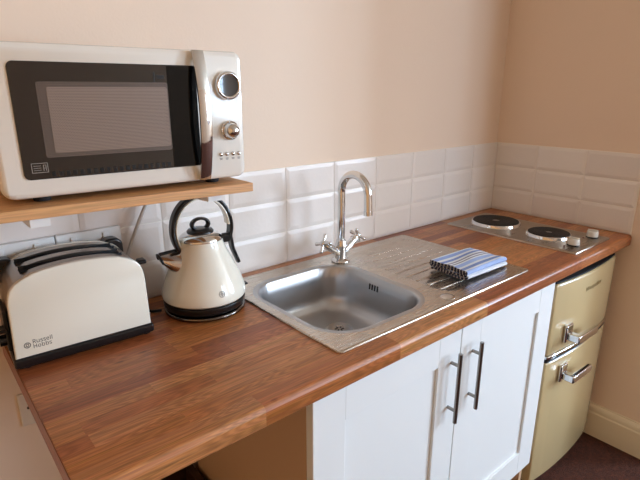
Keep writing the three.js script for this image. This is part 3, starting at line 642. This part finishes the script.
// ------------------------------------------------------------------ kettle
{
  const k = thing('kettle', 'cream kettle with chrome spout and black ring handle beside the sink', 'kettle', [-1.5715, TOP + 0.0006, 0.149], -0.12);
  const pb = put('power_base', lathe([[0, 0], [0.096, 0], [0.1005, 0.002], [0.1012, 0.006], [0.1, 0.0095], [0.094, 0.0115], [0, 0.0115]], 72), M.satin, k);
  pb.material = std({ color: '#77716c', metalness: 1, roughness: 0.16 });
  put('base_ring', lathe([[0, 0.0118], [0.086, 0.0118], [0.0985, 0.015], [0.1015, 0.022], [0.1022, 0.031], [0.1018, 0.035], [0, 0.035]], 80), M.black, k);
  const bodyPts = [[0, 0.0353], [0.1, 0.0353], [0.1032, 0.039], [0.1038, 0.047], [0.1012, 0.062], [0.0928, 0.086], [0.0818, 0.11], [0.0717, 0.132], [0.0625, 0.152], [0.0558, 0.168], [0.0525, 0.181]];
  const curve = new THREE.SplineCurve(bodyPts.slice(2).map(([r, y]) => new THREE.Vector2(r, y))).getPoints(48).map((q) => [q.x, q.y]);
  const rAt = (y) => { for (let i = 0; i + 1 < curve.length; i++) if (y >= curve[i][1] && y <= curve[i + 1][1]) { const t = (y - curve[i][1]) / (curve[i + 1][1] - curve[i][1]); return curve[i][0] + t * (curve[i + 1][0] - curve[i][0]); } return 0.1; };
  const bd = put('body', lathe([...bodyPts.slice(0, 2), ...curve], 96), M.creamGloss, k);
  put('collar', lathe([[0.0525, 0.1812], [0.053, 0.183], [0.0515, 0.188], [0.0465, 0.1935], [0.039, 0.198], [0.031, 0.2003], [0, 0.2006]], 72), M.chrome, k);
  const lid = put('lid', lathe([[0.0325, 0.1995], [0.0325, 0.2025], [0.029, 0.2065], [0.018, 0.2092], [0.008, 0.2102], [0, 0.2105]], 56), M.black, k);
  // ring-shaped knob
  put('lid_knob', new THREE.TorusGeometry(0.0175, 0.0046, 18, 56).scale(1.18, 0.8, 1.9).translate(0.001, 0.2185, 0), M.black, lid);
  // beak spout: oval sections narrowing towards the tip, the top edge nearly level
  const n = 32, rings = [];
  for (const [x, yt, yb, w] of [[-0.043, 0.161, 0.062, 0.038], [-0.063, 0.16, 0.082, 0.034], [-0.083, 0.1585, 0.106, 0.0285], [-0.103, 0.157, 0.132, 0.02]]) {
    const r = [], lean = 0.35;   // each section leans forward a little
    for (let i = 0; i < n; i++) { const a = i / n * Math.PI * 2, h = (yt - yb) / 2, y = (yt + yb) / 2 + h * Math.cos(a); r.push(V(x - lean * h * Math.cos(a), y, w * Math.sin(a))); }
    rings.push(r);
  }
  const spout = put('spout', loft(rings, false), std({ color: '#d6d3d0', metalness: 1, roughness: 0.12, side: THREE.DoubleSide }), k);
  put('spout_lip', join(tube(Array.from({ length: 21 }, (_, i) => rings[3][(i - 10 + n) % n].toArray()), 0.003, 48, 8), tube([[-0.055, 0.162, 0], [-0.078, 0.1605, 0], [-0.1045, 0.1585, 0]], 0.0042, 24, 10)), M.black, spout);
  // ring handle: a band swept round an oval in the x-y plane, ending in a tail down the back
  const path = [], hc = [0.005, 0.207], ha = 0.0705, hb2 = 0.081;
  for (let i = 0; i <= 40; i++) { const a = Math.PI * (1.22 - i / 40 * 1.32); path.push(V(hc[0] + ha * Math.cos(a), hc[1] + hb2 * Math.sin(a), 0)); }
  path.push(V(0.0745, 0.165, 0), V(0.0785, 0.142, 0), V(0.087, 0.12, 0), V(0.0935, 0.102, 0));
  const cv = new THREE.CatmullRomCurve3(path, false, 'centripetal');
  const band = (t0, t1, halfW, o0, o1, N = 90) => { // o: outward offset from the path
    const P = [];
    for (let i = 0; i <= N; i++) {
      const t = t0 + (t1 - t0) * i / N, p = cv.getPointAt(t), d = cv.getTangentAt(t), out = V(-d.y, d.x, 0);
      const f = Math.min(1, 0.55 + 0.45 * Math.min(1, (1 - t) / 0.25));
      const q = []; const M2 = 20;
      for (let j = 0; j < M2; j++) { const a = j / M2 * 2 * Math.PI, cx = Math.cos(a), sx = Math.sin(a), e = 0.6, w = halfW * f * Math.sign(cx) * Math.abs(cx) ** e, h = (o0 + o1) / 2 + (o1 - o0) / 2 * Math.sign(sx) * Math.abs(sx) ** e; q.push(p.clone().addScaledVector(out, h).add(V(0, 0, w))); }
      P.push(q);
    }
    const g1 = loft(P, true), g2 = loft([P[0].slice().reverse()], true);
    return join(boxUV(g1), boxUV(g2));
  };
  const hd = put('handle', toCreasedNormals(mergeVertices(band(0, 1, 0.0155, -0.001, 0.0085)), 0.9), M.black, k);
  put('handle_liner', toCreasedNormals(mergeVertices(band(0.03, 0.72, 0.0142, -0.0065, -0.0008)), 0.9), M.creamGloss, hd);
  put('handle_foot', rbox(0.053, 0.078, 0.162, 0.186, -0.009, 0.009, 0.007).rotateZ(0), M.black, hd);
  put('switch', rbox(0.096, 0.118, 0.037, 0.043, -0.01, 0.01, 0.0028), M.black, k);
  // round emblem printed low on the body, facing the room
  const ey = 0.066, er = rAt(ey), ea = 0.08, tilt = Math.atan2(rAt(ey - 0.01) - rAt(ey + 0.01), 0.02);
  const eg = join(new THREE.TorusGeometry(0.0056, 0.0006, 8, 36), new THREE.TorusGeometry(0.0022, 0.0005, 8, 24), rbox(-0.0004, 0.0004, -0.0045, 0.0045, -0.0003, 0.0003, 0.0001), rbox(-0.0045, -0.0025, -0.0004, 0.0004, -0.0003, 0.0003, 0.0001), rbox(0.0025, 0.0045, -0.0004, 0.0004, -0.0003, 0.0003, 0.0001));
  eg.scale(1.25, 1.25, 1).rotateX(-tilt).translate(0, ey, er + 0.0003).rotateY(ea);
  put('emblem', eg, std({ color: '#8d8a86', roughness: 0.4 }), bd);
  const cord = put('kettle_lead', tube([[-1.6735, TOP + 0.0058, 0.112], [-1.69, TOP + 0.0045, 0.1], [-1.712, TOP + 0.0045, 0.065], [-1.722, TOP + 0.006, 0.036], [-1.738, TOP + 0.03, 0.0185], [-1.752, TOP + 0.09, 0.0195], [-1.7535, SKY - 0.0455, 0.0375]], 0.0036, 60, 10), M.black, scene);
  cord.userData = { label: 'black lead from the kettle base going behind the toaster', category: 'lead' };
}
// maker's name on the fridge's upper door (follows the bulge by its place near the middle)
{
  const fr = scene.children.find((o) => o.name === 'fridge'), d = fr.children.find((o) => o.name === 'door');
  const g = lettering('Montpellier', 0.017, serif, 0.0008), cx = -0.2865, hw = 0.2465;
  const p = g.attributes.position, x0 = -0.333;
  for (let i = 0; i < p.count; i++) { const x = x0 + p.getX(i), y = 0.76 + p.getY(i), z = 0.582 + 0.017 * (1 - ((x - cx) / hw) ** 2) + 0.0003 + p.getZ(i); p.setXYZ(i, x, y, z); }
  g.computeVertexNormals();
  put('lettering', g, std({ color: '#a3926a', roughness: 0.4, metalness: 0.2 }), d);
}
renderer.render(scene, camera);
